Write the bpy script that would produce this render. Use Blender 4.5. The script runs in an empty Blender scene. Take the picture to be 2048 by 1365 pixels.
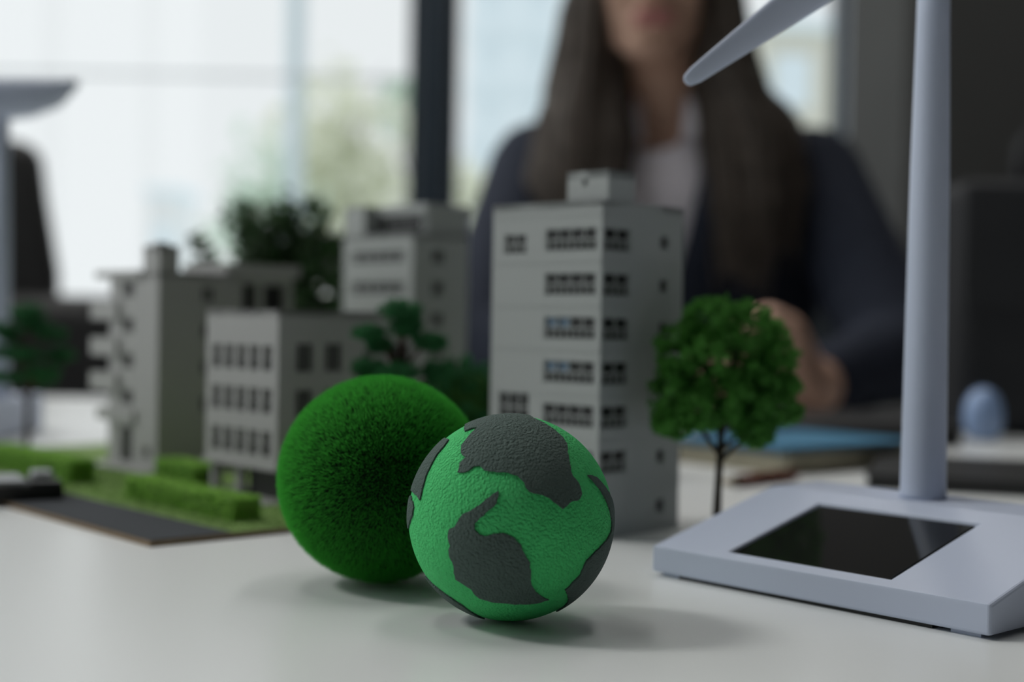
import bpy, bmesh, math, random
import numpy as np
from mathutils import Vector, Matrix, Euler
from mathutils.geometry import delaunay_2d_cdt

scene = bpy.context.scene
C = scene.collection
R = math.radians
T = 0.75                      # table top height
PHI = 41.5                    # heading of the model street (degrees)

# ------------------------------------------------------------------ camera
cam_d = bpy.data.cameras.new('camera')
cam = bpy.data.objects.new('camera', cam_d)
C.objects.link(cam)
cam_d.lens = 50.0
cam_d.sensor_width = 36.0
cam_d.clip_start = 0.02
cam_d.clip_end = 300
cam.matrix_world = Matrix.Translation((0, 0, 0.841)) @ Euler((R(90 - 0.8), 0, 0)).to_matrix().to_4x4() @ Matrix.Rotation(R(1.0), 4, 'Z')
cam_d.dof.use_dof = True
cam_d.dof.focus_distance = 0.428
cam_d.dof.aperture_fstop = 5.3
cam_d.dof.aperture_blades = 9
scene.camera = cam

# ------------------------------------------------------------------ sky, sun, exposure
world = bpy.data.worlds.new('overcast_sky')
scene.world = world
world.use_nodes = True
bg = world.node_tree.nodes['Background']
bg.inputs[0].default_value = (0.955, 0.99, 1.0, 1)
bg.inputs[1].default_value = 0.92
sun_d = bpy.data.lights.new('sun', 'SUN')
sun_d.energy = 1.1
sun_d.angle = R(11)
sun_d.color = (1.0, 0.985, 0.95)
sun = bpy.data.objects.new('sun', sun_d)
C.objects.link(sun)
sun.location = (-4, 1, 5)
sun.rotation_euler = (-Vector((-0.69, 0.15, 0.70))).to_track_quat('-Z', 'Y').to_euler()
vs = scene.view_settings
vs.view_transform = 'Standard'
vs.look = 'None'
vs.exposure = 0.0
vs.gamma = 1.0
vs.use_curve_mapping = False

# ------------------------------------------------------------------ materials
MATS = {}
def mat(name, col, rough=0.5, spec=0.5, metal=0.0, var=0.0, vscale=40.0, bump=0.0, bscale=400.0, bdist=0.0005, trans=0.0, coat=0.0, pebble=False):
    if name in MATS:
        return MATS[name]
    m = bpy.data.materials.new(name)
    m.use_nodes = True
    nt = m.node_tree
    b = nt.nodes['Principled BSDF']
    b.inputs['Base Color'].default_value = (*col, 1)
    b.inputs['Roughness'].default_value = rough
    b.inputs['Specular IOR Level'].default_value = spec
    b.inputs['Metallic'].default_value = metal
    b.inputs['Coat Weight'].default_value = coat
    tc = nt.nodes.new('ShaderNodeTexCoord')
    if var > 0:
        n = nt.nodes.new('ShaderNodeTexNoise')
        n.inputs['Scale'].default_value = vscale
        n.inputs['Detail'].default_value = 4
        nt.links.new(tc.outputs['Object'], n.inputs['Vector'])
        r = nt.nodes.new('ShaderNodeValToRGB')
        r.color_ramp.elements[0].position = 0.3
        r.color_ramp.elements[1].position = 0.7
        r.color_ramp.elements[0].color = (*[c * (1 - var) for c in col], 1)
        r.color_ramp.elements[1].color = (*[min(1, c * (1 + var)) for c in col], 1)
        nt.links.new(n.outputs['Fac'], r.inputs['Fac'])
        nt.links.new(r.outputs['Color'], b.inputs['Base Color'])
    if bump > 0:
        n2 = nt.nodes.new('ShaderNodeTexNoise')
        n2.inputs['Scale'].default_value = bscale
        n2.inputs['Detail'].default_value = 3
        nt.links.new(tc.outputs['Object'], n2.inputs['Vector'])
        if pebble:
            n2.inputs['Scale'].default_value = bscale * 2.2
            vo = nt.nodes.new('ShaderNodeTexVoronoi'); vo.feature = 'SMOOTH_F1'
            vo.inputs['Scale'].default_value = bscale; vo.inputs['Smoothness'].default_value = 0.6
            nt.links.new(tc.outputs['Object'], vo.inputs['Vector'])
            ad = nt.nodes.new('ShaderNodeMath'); ad.operation = 'MULTIPLY_ADD'; ad.inputs[1].default_value = -1.0
            nt.links.new(vo.outputs['Distance'], ad.inputs[0]); nt.links.new(n2.outputs['Fac'], ad.inputs[2])
        bp = nt.nodes.new('ShaderNodeBump')
        bp.inputs['Strength'].default_value = bump
        bp.inputs['Distance'].default_value = bdist
        nt.links.new((ad if pebble else n2).outputs[0], bp.inputs['Height'])
        nt.links.new(bp.outputs['Normal'], b.inputs['Normal'])
    if trans > 0:
        t = nt.nodes.new('ShaderNodeBsdfTranslucent')
        t.inputs['Color'].default_value = (*[min(1, c * 1.2) for c in col], 1)
        mx = nt.nodes.new('ShaderNodeMixShader')
        mx.inputs[0].default_value = trans
        out = nt.nodes['Material Output']
        nt.links.new(b.outputs[0], mx.inputs[1])
        nt.links.new(t.outputs[0], mx.inputs[2])
        nt.links.new(mx.outputs[0], out.inputs['Surface'])
    MATS[name] = m
    return m

def glass_mat(name, tint, refl=0.08):
    m = bpy.data.materials.new(name)
    m.use_nodes = True
    nt = m.node_tree
    nt.nodes.remove(nt.nodes['Principled BSDF'])
    a = nt.nodes.new('ShaderNodeBsdfTransparent')
    a.inputs[0].default_value = (*tint, 1)
    g = nt.nodes.new('ShaderNodeBsdfGlossy')
    g.inputs['Roughness'].default_value = 0.02
    mx = nt.nodes.new('ShaderNodeMixShader')
    mx.inputs[0].default_value = refl
    nt.links.new(a.outputs[0], mx.inputs[1])
    nt.links.new(g.outputs[0], mx.inputs[2])
    nt.links.new(mx.outputs[0], nt.nodes['Material Output'].inputs['Surface'])
    return m

M_table = mat('white_laminate', (0.8, 0.82, 0.815), 0.30, 0.5, bump=0.04, bscale=900, bdist=0.0002)
M_plastic = mat('lilac_grey_plastic', (0.53, 0.585, 0.72), 0.42, 0.4, bump=0.03, bscale=1500, bdist=0.0001)
M_build = mat('grey_model_plastic', (0.41, 0.43, 0.425), 0.55, 0.3, bump=0.05, bscale=900, bdist=0.0001)
M_build2 = mat('taupe_model_plastic', (0.4, 0.4, 0.395), 0.55, 0.3, bump=0.05, bscale=900, bdist=0.0001)
M_pane = mat('interior_shade_pane', (0.02, 0.021, 0.021), 0.35, 0.3)  # dark colour stands in for the shaded hollow inside the models
M_pane_b = mat('see_through_light_pane', (0.12, 0.19, 0.27), 0.3, 0.3)  # bluish colour paints light showing through from the far side
M_solar = mat('black_solar_cell', (0.010, 0.010, 0.010), 0.08, 0.35)
M_black = mat('black_plastic', (0.022, 0.022, 0.022), 0.45, 0.35)
M_cupb = mat('matt_black_laminate', (0.085, 0.085, 0.082), 0.8, 0.15, var=0.05, vscale=4)
M_leather = mat('black_leather', (0.04, 0.04, 0.04), 0.5, 0.3, bump=0.2, bscale=300, bdist=0.001)
M_bag = mat('matt_black_bag_leather', (0.035, 0.036, 0.039), 0.7, 0.2, bump=0.2, bscale=300, bdist=0.001)
M_sea = mat('green_foam_rubber', (0.075, 0.64, 0.19), 0.72, 0.25, var=0.06, vscale=300, bump=1.0, bscale=1100, bdist=0.00075, pebble=True)
M_land = mat('dark_grey_green_foam', (0.085, 0.128, 0.112), 0.72, 0.25, var=0.06, vscale=300, bump=1.0, bscale=1100, bdist=0.00075, pebble=True)
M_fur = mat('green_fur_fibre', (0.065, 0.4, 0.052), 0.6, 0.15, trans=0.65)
M_furcore = mat('fur_gap_shade_core', (0.006, 0.016, 0.007), 0.9, 0.05)  # near-black, painted as the shade deep between the fibres
M_leaf = mat('model_tree_foliage', (0.1, 0.31, 0.055), 0.6, 0.2, var=0.35, vscale=220, trans=0.25)
M_leafd = mat('dark_pine_foliage', (0.04, 0.18, 0.065), 0.65, 0.2, var=0.3, vscale=220, trans=0.2)
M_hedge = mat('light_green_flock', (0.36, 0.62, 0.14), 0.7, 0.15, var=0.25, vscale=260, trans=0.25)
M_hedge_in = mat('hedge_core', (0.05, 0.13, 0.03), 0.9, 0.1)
M_grass = mat('grass_flock', (0.27, 0.41, 0.14), 0.75, 0.15, var=0.25, vscale=120, trans=0.2)
M_bark = mat('dark_brown_bark', (0.030, 0.024, 0.016), 0.8, 0.2, var=0.3, vscale=400)
M_barkr = mat('reddish_brown_bark', (0.07, 0.04, 0.028), 0.8, 0.2, var=0.3, vscale=400)
M_plant = mat('dark_plant_leaf', (0.04, 0.09, 0.032), 0.35, 0.5, var=0.3, vscale=60, trans=0.2)
M_road = mat('asphalt_card', (0.05, 0.055, 0.062), 0.85, 0.2, var=0.1, vscale=500)
M_board = mat('tan_board', (0.24, 0.18, 0.12), 0.8, 0.2, var=0.1, vscale=200)
M_wallgrey = mat('mid_grey_paint', (0.62, 0.68, 0.73), 0.7, 0.2, var=0.03, vscale=4)
M_walldark = mat('charcoal_paint', (0.09, 0.09, 0.087), 0.7, 0.2, var=0.05, vscale=3)
M_wallsoft = mat('warm_grey_paint', (0.14, 0.135, 0.13), 0.8, 0.2, var=0.03, vscale=3)
M_ceil = mat('grey_ceiling_paint', (0.3, 0.3, 0.3), 0.9, 0.1, var=0.02, vscale=3)
M_floor = mat('grey_carpet', (0.09, 0.092, 0.098), 0.95, 0.05, var=0.15, vscale=60)
M_alu = mat('dark_navy_aluminium', (0.020, 0.032, 0.045), 0.35, 0.5, metal=0.0)
M_alup = mat('pale_aluminium', (0.78, 0.83, 0.86), 0.45, 0.5)
M_cab = mat('slate_cabinet', (0.055, 0.066, 0.075), 0.5, 0.35, var=0.05, vscale=5)
M_steel = mat('brushed_steel', (0.35, 0.36, 0.37), 0.35, 0.5, metal=0.9)
M_navy = mat('navy_wool', (0.024, 0.029, 0.044), 0.85, 0.15, var=0.12, vscale=80, bump=0.15, bscale=900, bdist=0.0006)
M_black_cloth = mat('black_trouser_cloth', (0.012, 0.012, 0.014), 0.9, 0.1, var=0.1, vscale=80)
M_blouse = mat('pale_lilac_blouse', (0.74, 0.7, 0.75), 0.7, 0.2, var=0.05, vscale=30)
M_skin = mat('skin', (0.56, 0.35, 0.26), 0.5, 0.35, var=0.06, vscale=30)
M_lip = mat('lip_skin', (0.46, 0.18, 0.17), 0.4, 0.4)
M_hair = mat('dark_brown_hair', (0.085, 0.068, 0.056), 0.5, 0.35, var=0.35, vscale=60)
M_eye = mat('eye_white', (0.7, 0.7, 0.7), 0.2, 0.5)
M_iris = mat('brown_iris', (0.05, 0.025, 0.012), 0.2, 0.5)
M_blue = mat('blue_folder_card', (0.055, 0.20, 0.33), 0.5, 0.35, var=0.05, vscale=20)
M_paper = mat('cream_paper', (0.40, 0.37, 0.28), 0.8, 0.2, var=0.12, vscale=50)
M_tancover = mat('tan_book_cover', (0.26, 0.23, 0.16), 0.6, 0.3, var=0.06, vscale=30)
M_pen = mat('red_brown_lacquer', (0.16, 0.05, 0.03), 0.3, 0.5)
M_gold = mat('pale_brass', (0.55, 0.48, 0.35), 0.3, 0.5, metal=0.8)
M_paleblue = mat('pale_blue_glass', (0.30, 0.42, 0.66), 0.12, 0.5, var=0.12, vscale=60)
M_grille = mat('silver_grey_paint', (0.42, 0.44, 0.46), 0.35, 0.5)
M_tyre = mat('black_rubber', (0.012, 0.012, 0.012), 0.8, 0.2)
M_glassdark = mat('tinted_car_glass', (0.05, 0.06, 0.08), 0.1, 0.5)
M_terracotta = mat('dark_grey_pot', (0.05, 0.05, 0.05), 0.6, 0.3)
M_soil = mat('potting_soil', (0.03, 0.022, 0.015), 0.95, 0.1, var=0.3, vscale=200)
M_pave = mat('pale_paving', (0.80, 0.82, 0.82), 0.9, 0.1, var=0.03, vscale=2)
M_oleaf = mat('overexposed_foliage', (0.78, 0.8, 0.7), 0.7, 0.1, var=0.12, vscale=3, trans=0.4)  # overexposure put into the colour, paler than the leaves themselves
M_oleaf2 = mat('overexposed_grey_foliage', (0.66, 0.76, 0.68), 0.7, 0.1, var=0.12, vscale=3, trans=0.4)  # grey-green, likewise paled to look overexposed
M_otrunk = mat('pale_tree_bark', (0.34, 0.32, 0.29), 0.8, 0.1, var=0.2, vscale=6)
M_ofac = mat('sky_tint_render', (0.84, 0.93, 0.98), 0.8, 0.2, var=0.02, vscale=1)
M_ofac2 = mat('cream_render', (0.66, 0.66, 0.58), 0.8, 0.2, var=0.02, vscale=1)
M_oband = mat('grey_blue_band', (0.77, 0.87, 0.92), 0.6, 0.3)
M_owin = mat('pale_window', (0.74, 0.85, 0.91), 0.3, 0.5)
M_yellow = mat('yellow_paint', (0.72, 0.60, 0.14), 0.5, 0.4)
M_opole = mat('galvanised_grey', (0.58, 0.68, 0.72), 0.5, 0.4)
M_glass = glass_mat('window_glass', (0.99, 0.997, 1.0), 0.03)

# ------------------------------------------------------------------ mesh helpers
class MB:
    def __init__(s):
        s.v, s.f = [], []
    def add(s, vs, fs):
        o = len(s.v)
        s.v += [tuple(v) for v in vs]
        s.f += [tuple(i + o for i in f) for f in fs]
        return s
    def box(s, x0, x1, y0, y1, z0, z1):
        return s.add([(x0, y0, z0), (x1, y0, z0), (x1, y1, z0), (x0, y1, z0), (x0, y0, z1), (x1, y0, z1), (x1, y1, z1), (x0, y1, z1)],
                     [(0, 3, 2, 1), (4, 5, 6, 7), (0, 1, 5, 4), (1, 2, 6, 5), (2, 3, 7, 6), (3, 0, 4, 7)])
    def rings(s, rs, cap0=True, cap1=True, closed=True):
        n = len(rs[0]); vs = [p for r in rs for p in r]; fs = []
        for i in range(len(rs) - 1):
            for j in range(n if closed else n - 1):
                k = (j + 1) % n
                fs.append((i * n + j, i * n + k, (i + 1) * n + k, (i + 1) * n + j))
        if cap0: fs.append(tuple(reversed(range(n))))
        if cap1: fs.append(tuple(range((len(rs) - 1) * n, len(rs) * n)))
        return s.add(vs, fs)
    def tube(s, pts, rad, n=10, sq=1.0, up=None):
        """tapered tube along pts; sq squashes the second cross axis"""
        pts = [Vector(p) for p in pts]; rs = []
        ref = Vector(up) if up else None
        for i, p in enumerate(pts):
            d = (pts[min(i + 1, len(pts) - 1)] - pts[max(i - 1, 0)]).normalized()
            a = ref or (Vector((0, 0, 1)) if abs(d.z) < 0.9 else Vector((1, 0, 0)))
            u = d.cross(a).normalized(); w = u.cross(d).normalized()
            r = rad[i] if isinstance(rad, (list, tuple)) else rad
            rs.append([p + u * math.cos(t) * r + w * math.sin(t) * r * sq for t in [2 * math.pi * k / n for k in range(n)]])
        return s.rings(rs)
    def lathe(s, prof, n=24, c=(0, 0, 0), sx=1.0, sy=1.0):
        rs = [[(c[0] + r * sx * math.cos(t), c[1] + r * sy * math.sin(t), c[2] + z) for t in [2 * math.pi * k / n for k in range(n)]] for r, z in prof]
        return s.rings(rs)
    def prism(s, poly, z0, z1):
        n = len(poly)
        return s.add([(x, y, z0) for x, y in poly] + [(x, y, z1) for x, y in poly],
                     [tuple(reversed(range(n))), tuple(range(n, 2 * n))] + [(i, (i + 1) % n, n + (i + 1) % n, n + i) for i in range(n)])
    def ball(s, c, r, n=14, m=10):
        rx, ry, rz = (r, r, r) if not isinstance(r, (tuple, list)) else r
        rs = []
        for i in range(m + 1):
            a = math.pi * (i + 0.02 * (1 if i == 0 else -1 if i == m else 0)) / m - math.pi / 2
            rs.append([(c[0] + rx * math.cos(a) * math.cos(t), c[1] + ry * math.cos(a) * math.sin(t), c[2] + rz * math.sin(a)) for t in [2 * math.pi * k / n for k in range(n)]])
        return s.rings(rs)
    def capsule(s, p0, p1, r0, r1, n=14):
        p0, p1 = Vector(p0), Vector(p1); d = (p1 - p0); L = d.length or 1e-6; d /= L
        pts, rad = [], []
        for k in range(5):
            a = math.pi / 2 * (1 - k / 4); pts.append(p0 - d * r0 * math.sin(a)); rad.append(max(r0 * math.cos(a), r0 * 0.03))
        for k in range(5):
            a = math.pi / 2 * k / 4; pts.append(p1 + d * r1 * math.sin(a)); rad.append(max(r1 * math.cos(a), r1 * 0.03))
        return s.tube(pts, rad, n, up=(0.3, 0.2, 0.93) if abs(d.z) < 0.8 else (1, 0.1, 0))
    def warp(s, fn):
        s.v = [fn(p) for p in s.v]
        return s
    def mesh(s, name):
        me = bpy.data.meshes.new(name)
        me.from_pydata(s.v, [], s.f)
        me.validate()
        return me
    def build(s, name, m, parent=None, smooth=False, bevel=0.0, seg=2, fix=True):
        me = s.mesh(name)
        if fix:
            bm = bmesh.new(); bm.from_mesh(me)
            bmesh.ops.recalc_face_normals(bm, faces=bm.faces)
            bm.to_mesh(me); bm.free()
        return link(name, me, m, parent, smooth, bevel, seg)

def link(name, me, m, parent=None, smooth=False, bevel=0.0, seg=2):
    o = bpy.data.objects.new(name, me)
    C.objects.link(o)
    if m and not me.materials:
        me.materials.append(m)
    if parent:
        o.parent = parent
    if smooth:
        me.polygons.foreach_set('use_smooth', [True] * len(me.polygons))
    if bevel > 0:
        b = o.modifiers.new('bevel', 'BEVEL'); b.width = bevel; b.segments = seg; b.limit_method = 'ANGLE'; b.angle_limit = R(35)
        b.harden_normals = False
    return o

def np_mesh(name, verts, faces):
    """verts (n,3), faces (m,k) numpy arrays"""
    me = bpy.data.meshes.new(name)
    nv, (nf, k) = len(verts), faces.shape
    me.vertices.add(nv); me.vertices.foreach_set('co', verts.astype(np.float32).ravel())
    me.loops.add(nf * k); me.loops.foreach_set('vertex_index', faces.astype(np.int32).ravel())
    me.polygons.add(nf)
    me.polygons.foreach_set('loop_start', np.arange(0, nf * k, k, dtype=np.int32))
    me.update(calc_edges=True)
    return me

def tag(o, label, cat, group=None, kind=None):
    o['label'] = label
    if cat: o['category'] = cat
    if group: o['group'] = group
    if kind: o['kind'] = kind
    return o

def thing(name, label, cat, loc=(0, 0, 0), rz=0.0, group=None):
    o = bpy.data.objects.new(name, None)
    C.objects.link(o)
    o.empty_display_size = 0.02
    o.location = loc
    o.rotation_euler = (0, 0, rz)
    return tag(o, label, cat, group)

def struct(o, label=None):
    o['kind'] = 'structure'
    if label: o['label'] = label
    return o

def copy_tree(o, parent=None):
    c = o.copy(); C.objects.link(c); c.parent = parent
    for ch in [x for x in bpy.data.objects if x.parent == o]:
        copy_tree(ch, c)
    return c

rng = np.random.default_rng(7)
def unit(n):
    v = rng.normal(size=(n, 3)); return v / np.linalg.norm(v, axis=1, keepdims=True)

def leaf_quads(pts, size, nrm=None, flat=0.0, long=1.0):
    """small randomly turned quads at pts -> verts, faces"""
    n = len(pts); a = unit(n)
    if nrm is not None: a = a * (1 - flat) + nrm * flat
    a /= np.linalg.norm(a, axis=1, keepdims=True)
    b = np.cross(a, unit(n)); b /= np.linalg.norm(b, axis=1, keepdims=True); c = np.cross(a, b)
    s = size * rng.uniform(0.6, 1.3, (n, 1))
    v = np.stack([pts - b * s * long, pts + c * s * 0.6 + a * s * 0.15, pts + b * s * long, pts - c * s * 0.6 + a * s * 0.15], 1).reshape(-1, 3)
    return v, np.arange(4 * n).reshape(-1, 4)

def foliage(name, m, parent, clusters, cr, per, size, squash=(1, 1, 1)):
    """clusters of leaves: real little faces, one part nobody could count"""
    cl = np.asarray(clusters); n = len(cl)
    off = unit(n * per) * rng.uniform(0.35, 1.0, (n * per, 1)) ** 0.6 * cr * np.array(squash)
    p = np.repeat(cl, per, 0) + off
    v, f = leaf_quads(p, size)
    o = link(name, np_mesh(name, v, f), m, parent)
    o['kind'] = 'stuff'
    return o

def remeshed(mb, voxel, smooth_it=6):
    """union of overlapping shapes -> one continuous surface"""
    me = mb.mesh('tmp'); o = bpy.data.objects.new('tmp', me); C.objects.link(o)
    r = o.modifiers.new('r', 'REMESH'); r.mode = 'VOXEL'; r.voxel_size = voxel
    s = o.modifiers.new('s', 'SMOOTH'); s.factor = 0.5; s.iterations = smooth_it
    dg = bpy.context.evaluated_depsgraph_get()
    out = bpy.data.meshes.new_from_object(o.evaluated_get(dg))
    bpy.data.objects.remove(o); bpy.data.meshes.remove(me)
    return out

# ================================================================== THE ROOM
X0, X1, Y0, Y1, ZC = -1.75, 2.2, -2.2, 4.0, 3.4
struct(MB().box(X0 - .2, X1 + .2, Y0 - .2, Y1 + .2, -0.1, 0.0).build('floor', M_floor), 'grey carpeted office floor')
struct(MB().box(X0 - .2, X1 + .2, Y0 - .2, Y1 + .2, ZC, ZC + .15).build('ceiling', M_ceil), 'grey office ceiling')
struct(MB().box(X1, X1 + .15, Y0, Y1, 0, ZC).build('wall_right', M_walldark), 'dark charcoal side wall')
struct(MB().box(X0 - .2, X1, Y0 - .15, Y0, 0, ZC).build('wall_front', M_wallsoft), 'warm grey wall behind the viewer')
struct(MB().box(1.07, X1, Y1, Y1 + .15, 0, ZC).build('wall_back', M_walldark), 'dark charcoal wall beside the grey pillar')
struct(MB().box(X0, 1.07, Y1, Y1 + .15, 2.6, ZC).box(X0, 0.92, Y1, Y1 + .15, 0, 0.10).build('trim_1', M_walldark), 'charcoal bands above and below the window wall')
struct(MB().box(0.92, 1.07, Y1 - 0.06, Y1 + .15, 0, ZC).build('wall_pillar', M_wallgrey), 'mid grey pillar at the end of the window wall')
struct(MB().box(X0 - .15, X0, Y0, -0.5, 0, ZC).box(X0 - .15, X0, -0.5, Y1, 0, 0.25).box(X0 - .15, X0, -0.5, Y1, 3.25, ZC)
       .build('wall_left', M_wallsoft), 'warm grey side wall around the long window')

M_fill = bpy.data.materials.new('fill_light_diffuser'); M_fill.use_nodes = True
_b = M_fill.node_tree.nodes['Principled BSDF']
_b.inputs['Emission Color'].default_value = (1.0, 0.98, 0.95, 1); _b.inputs['Emission Strength'].default_value = 8.0
for k, (lx_, ly_) in enumerate(((-.85, 1.30), (-.85, 2.95), (.55, 1.30), (.55, 2.95))):  # unseen panels added as fill to lift the table and room
    where = ('over the table by the long window', 'over the armchair by the long window', 'over the seated woman by the dark wall', 'over the tall black cupboard by the dark wall')[k]
    cl_ = thing('ceiling_fill_light', 'added rectangular white fill light ' + where, 'ceiling light', (lx_, ly_, ZC - .05), 0, 'added fill lights')
    MB().box(-.16, .16, -.61, -.60, 0, .05).box(-.16, .16, .60, .61, 0, .05).box(-.16, -.15, -.60, .60, 0, .05).box(.15, .16, -.60, .60, 0, .05).build('frame', M_grille, cl_)
    MB().box(-.15, .15, -.60, .60, .005, .012).build('diffuser', M_fill, cl_)

def glazed(name, label, axis, c, u0, u1, z0, z1, mull, trans, fm, mw=0.06, md=0.08, tm=None, tw=0.03):
    """a glazed opening: frame bars and one pane per bay. axis 'x': runs along x at y=c; 'y': runs along y at x=c"""
    root = bpy.data.objects.new(name, None); C.objects.link(root); struct(root, label)
    def bx(mb, a0, a1, b0, b1, h0, h1):
        return mb.box(a0, a1, c + b0, c + b1, h0, h1) if axis == 'x' else mb.box(c + b0, c + b1, a0, a1, h0, h1)
    f = MB()
    bx(f, u0, u1, 0, md, z0, z0 + mw); bx(f, u0, u1, 0, md, z1 - mw, z1)
    bx(f, u0, u0 + mw, 0, md, z0 + mw, z1 - mw); bx(f, u1 - mw, u1, 0, md, z0 + mw, z1 - mw)
    f.build('window_frame', fm, root)
    edges = [u0 + mw] + [m for m in mull] + [u1 - mw]
    for m_ in mull:
        bx(MB(), m_ - mw / 2, m_ + mw / 2, 0, md, z0 + mw, z1 - mw).build('mullion', fm, root)
    for z in trans:
        for i in range(len(edges) - 1):
            bx(MB(), edges[i] + mw / 2, edges[i + 1] - mw / 2, .02, md - .02, z - tw / 2, z + tw / 2).build('transom', tm or fm, root)
    for i in range(len(edges) - 1):
        bx(MB(), edges[i], edges[i + 1], md / 2 - .003, md / 2 + .003, z0 + mw, z1 - mw).build('pane', M_glass, root)
    return root
glazed('window_1', 'wide bright window left of the dark upright post', 'x', Y1, X0, -0.273, 0.10, 2.6, [], [1.52], M_alu, 0.03, 0.06, M_alup, 0.008)
glazed('window_2', 'bright window behind the seated woman', 'x', Y1, -0.193, 0.92, 0.10, 2.6, [], [], M_alu, 0.03, 0.06)
struct(MB().box(-0.273, -0.193, Y1 - 0.06, Y1 + 0.10, 0, 2.6).build('window_post', M_alu, bevel=0.006), 'dark navy upright post between the windows')
glazed('window_3', 'long side window letting in the daylight', 'y', X0 - .1, -0.5, Y1, 0.25, 3.25, [1.0, 2.5], [], M_alu, 0.05, 0.07)

# ------------------------------------------------------------------ outside the glass
struct(MB().box(-40, 40, Y1 + .16, 70, -0.14, -0.02).box(-40, X0 - .21, -30, Y1 + .16, -0.14, -0.02).build('ground', M_pave), 'pale paved forecourt outside')

def outdoor_tree(label, x, y, h, cr, cz, m, ncl, per, size, group):
    t = thing('tree', label, 'tree', (x, y, -0.02), 0, group)
    tr = MB().tube([(0, 0, 0), (0.03, 0, h * .4), (-.02, .02, h * .8)], [0.05, 0.04, 0.015], 8)
    for k in range(5):
        a = k * 1.3; z = h * (.35 + .09 * k)
        tr.tube([(0, 0, z), (cr[0] * .5 * math.cos(a), cr[1] * .5 * math.sin(a), z + .25 * h * .5), (cr[0] * .8 * math.cos(a), cr[1] * .8 * math.sin(a), z + .4 * h * .5)], [.022, .014, .006], 6)
    tr.build('trunk', M_otrunk, t, True)
    cl = unit(ncl) * rng.uniform(.3, 1, (ncl, 1)) * np.array(cr) + np.array([0, 0, cz])
    foliage('crown', m, t, cl, 0.22 * cr[0] + .08, per, size)
    return t
outdoor_tree('yellow-green tree just left of the dark window post', -1.35, 12, 3.2, (0.75, .6, .95), 2.05, M_oleaf, 60, 26, 0.075, 'trees outside the window')
outdoor_tree('thin grey-green young tree outside, above the leftmost model block', -1.95, 11, 2.3, (0.42, .4, .7), 1.65, M_oleaf2, 34, 18, 0.06, 'trees outside the window')
outdoor_tree('small grey-green tree top high beside the yellow-green tree', -1.05, 14, 3.6, (0.30, .3, .35), 2.95, M_oleaf2, 26, 20, 0.07, 'trees outside the window')
outdoor_tree('low yellowish shrub tree between the dark post and the woman', -0.42, 11, 1.9, (0.34, .4, .65), 1.3, M_oleaf, 40, 22, 0.07, 'trees outside the window')

def outdoor_building(label, x0, x1, y, d, h, m, floors, bays, group):
    t = thing('building', label, 'building', ((x0 + x1) / 2, y, -0.02), 0, group)
    w = (x1 - x0) / 2
    MB().box(-w, w, 0, d, 0, h).build('wall', m, t)
    fh = h / floors
    for i in range(1, floors):
        MB().box(-w - .05, w + .05, -.12, 0, i * fh - .12, i * fh + .12).build('band', M_oband, t)
    bw = 2 * w / bays
    for i in range(floors):
        for j in range(bays):
            xa = -w + j * bw + bw * .2
            wn = MB().box(xa, xa + bw * .6, -.05, 0.02, i * fh + fh * .35, i * fh + fh * .8).build('window', M_oband, t)
            MB().box(xa + .06, xa + bw * .6 - .06, -.06, -.05, i * fh + fh * .35 + .06, i * fh + fh * .8 - .06).build('pane', M_owin, wn)
    MB().box(-w - .1, w + .1, -.15, d, h, h + .2).build('roof', M_oband, t)
    return t
outdoor_building('added pale blue banded block for the bluish sky behind the woman', -1.1, 4.1, 32, 8, 11, M_ofac, 9, 5, 'buildings outside')  # added block, its pale blue paints the bluish sky and faint stripes
outdoor_building('cream low house outside, seen beside the grey pillar', 3.6, 7.2, 21, 5, 5.2, M_ofac2, 3, 4, 'buildings outside')
outdoor_building('small white shed far off above the leftmost model block', -9.25, -8.5, 36, 2, 3.9, M_pave, 1, 1, 'buildings outside')
lp = thing('lamp_post', 'pale grey lamp post outside the window', 'lamp post', (-1.40, 9, -0.02))
MB().lathe([(.09, 0), (.09, .3), (.062, .32), (.058, 4.2), (.045, 4.25)], 14).build('pole', M_opole, lp, True)
MB().tube([(0, 0, 4.2), (-.1, 0, 4.45), (-.6, 0, 4.5)], [.04, .035, .03], 10).build('arm', M_opole, lp, True)
MB().box(-.95, -.55, -.09, .09, 4.45, 4.53).build('lamp_head', M_opole, lp, bevel=.02)
yp = thing('sign_post', 'yellow sign board on a post outside, beside the grey pillar', 'sign', (1.83, 8, -0.02))
MB().lathe([(.03, 0), (.03, 1.9)], 10).build('post', M_opole, yp, True)
MB().box(-.06, .12, -.02, .02, 1.95, 2.6).build('sign_board', M_yellow, yp, bevel=.008)

# ------------------------------------------------------------------ furniture at the back
cab = thing('cabinet', 'dark slate cabinet standing under the grey pillar', 'cabinet', (0.50, 3.45, 0))
MB().box(0, 1.3, 0, .45, 0.06, 1.30).build('body', M_cab, cab, bevel=.004)
MB().box(.03, 1.27, .03, .42, 0, .06).build('plinth', M_black, cab)
for k in range(3):
    d_ = MB().box(.01 + k * .43, .01 + k * .43 + .42, -.02, 0, .08, 1.28).build('door', M_cab, cab, bevel=.003)
    MB().box(.37 + k * .43, .385 + k * .43, -.045, -.02, .62, .80).build('handle', M_black, d_, bevel=.003)
tc = thing('cupboard', 'tall black cupboard by the dark wall on the far side of the tall turbine', 'cupboard', (0.752, 2.75, 0))
MB().box(0, 1.1, 0, .5, 0.05, 2.2).build('body', M_cupb, tc, bevel=.004)
MB().box(.03, 1.07, .03, .47, 0, .05).build('plinth', M_black, tc)
for k in range(2):
    d_ = MB().box(.01 + k * .545, .01 + k * .545 + .535, -.02, 0, .06, 2.19).build('door', M_cupb, tc, bevel=.003)
    MB().box(.49 + k * .08, .505 + k * .08, -.05, -.02, 1.0, 1.25).build('handle', M_steel, d_, bevel=.003)

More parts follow.
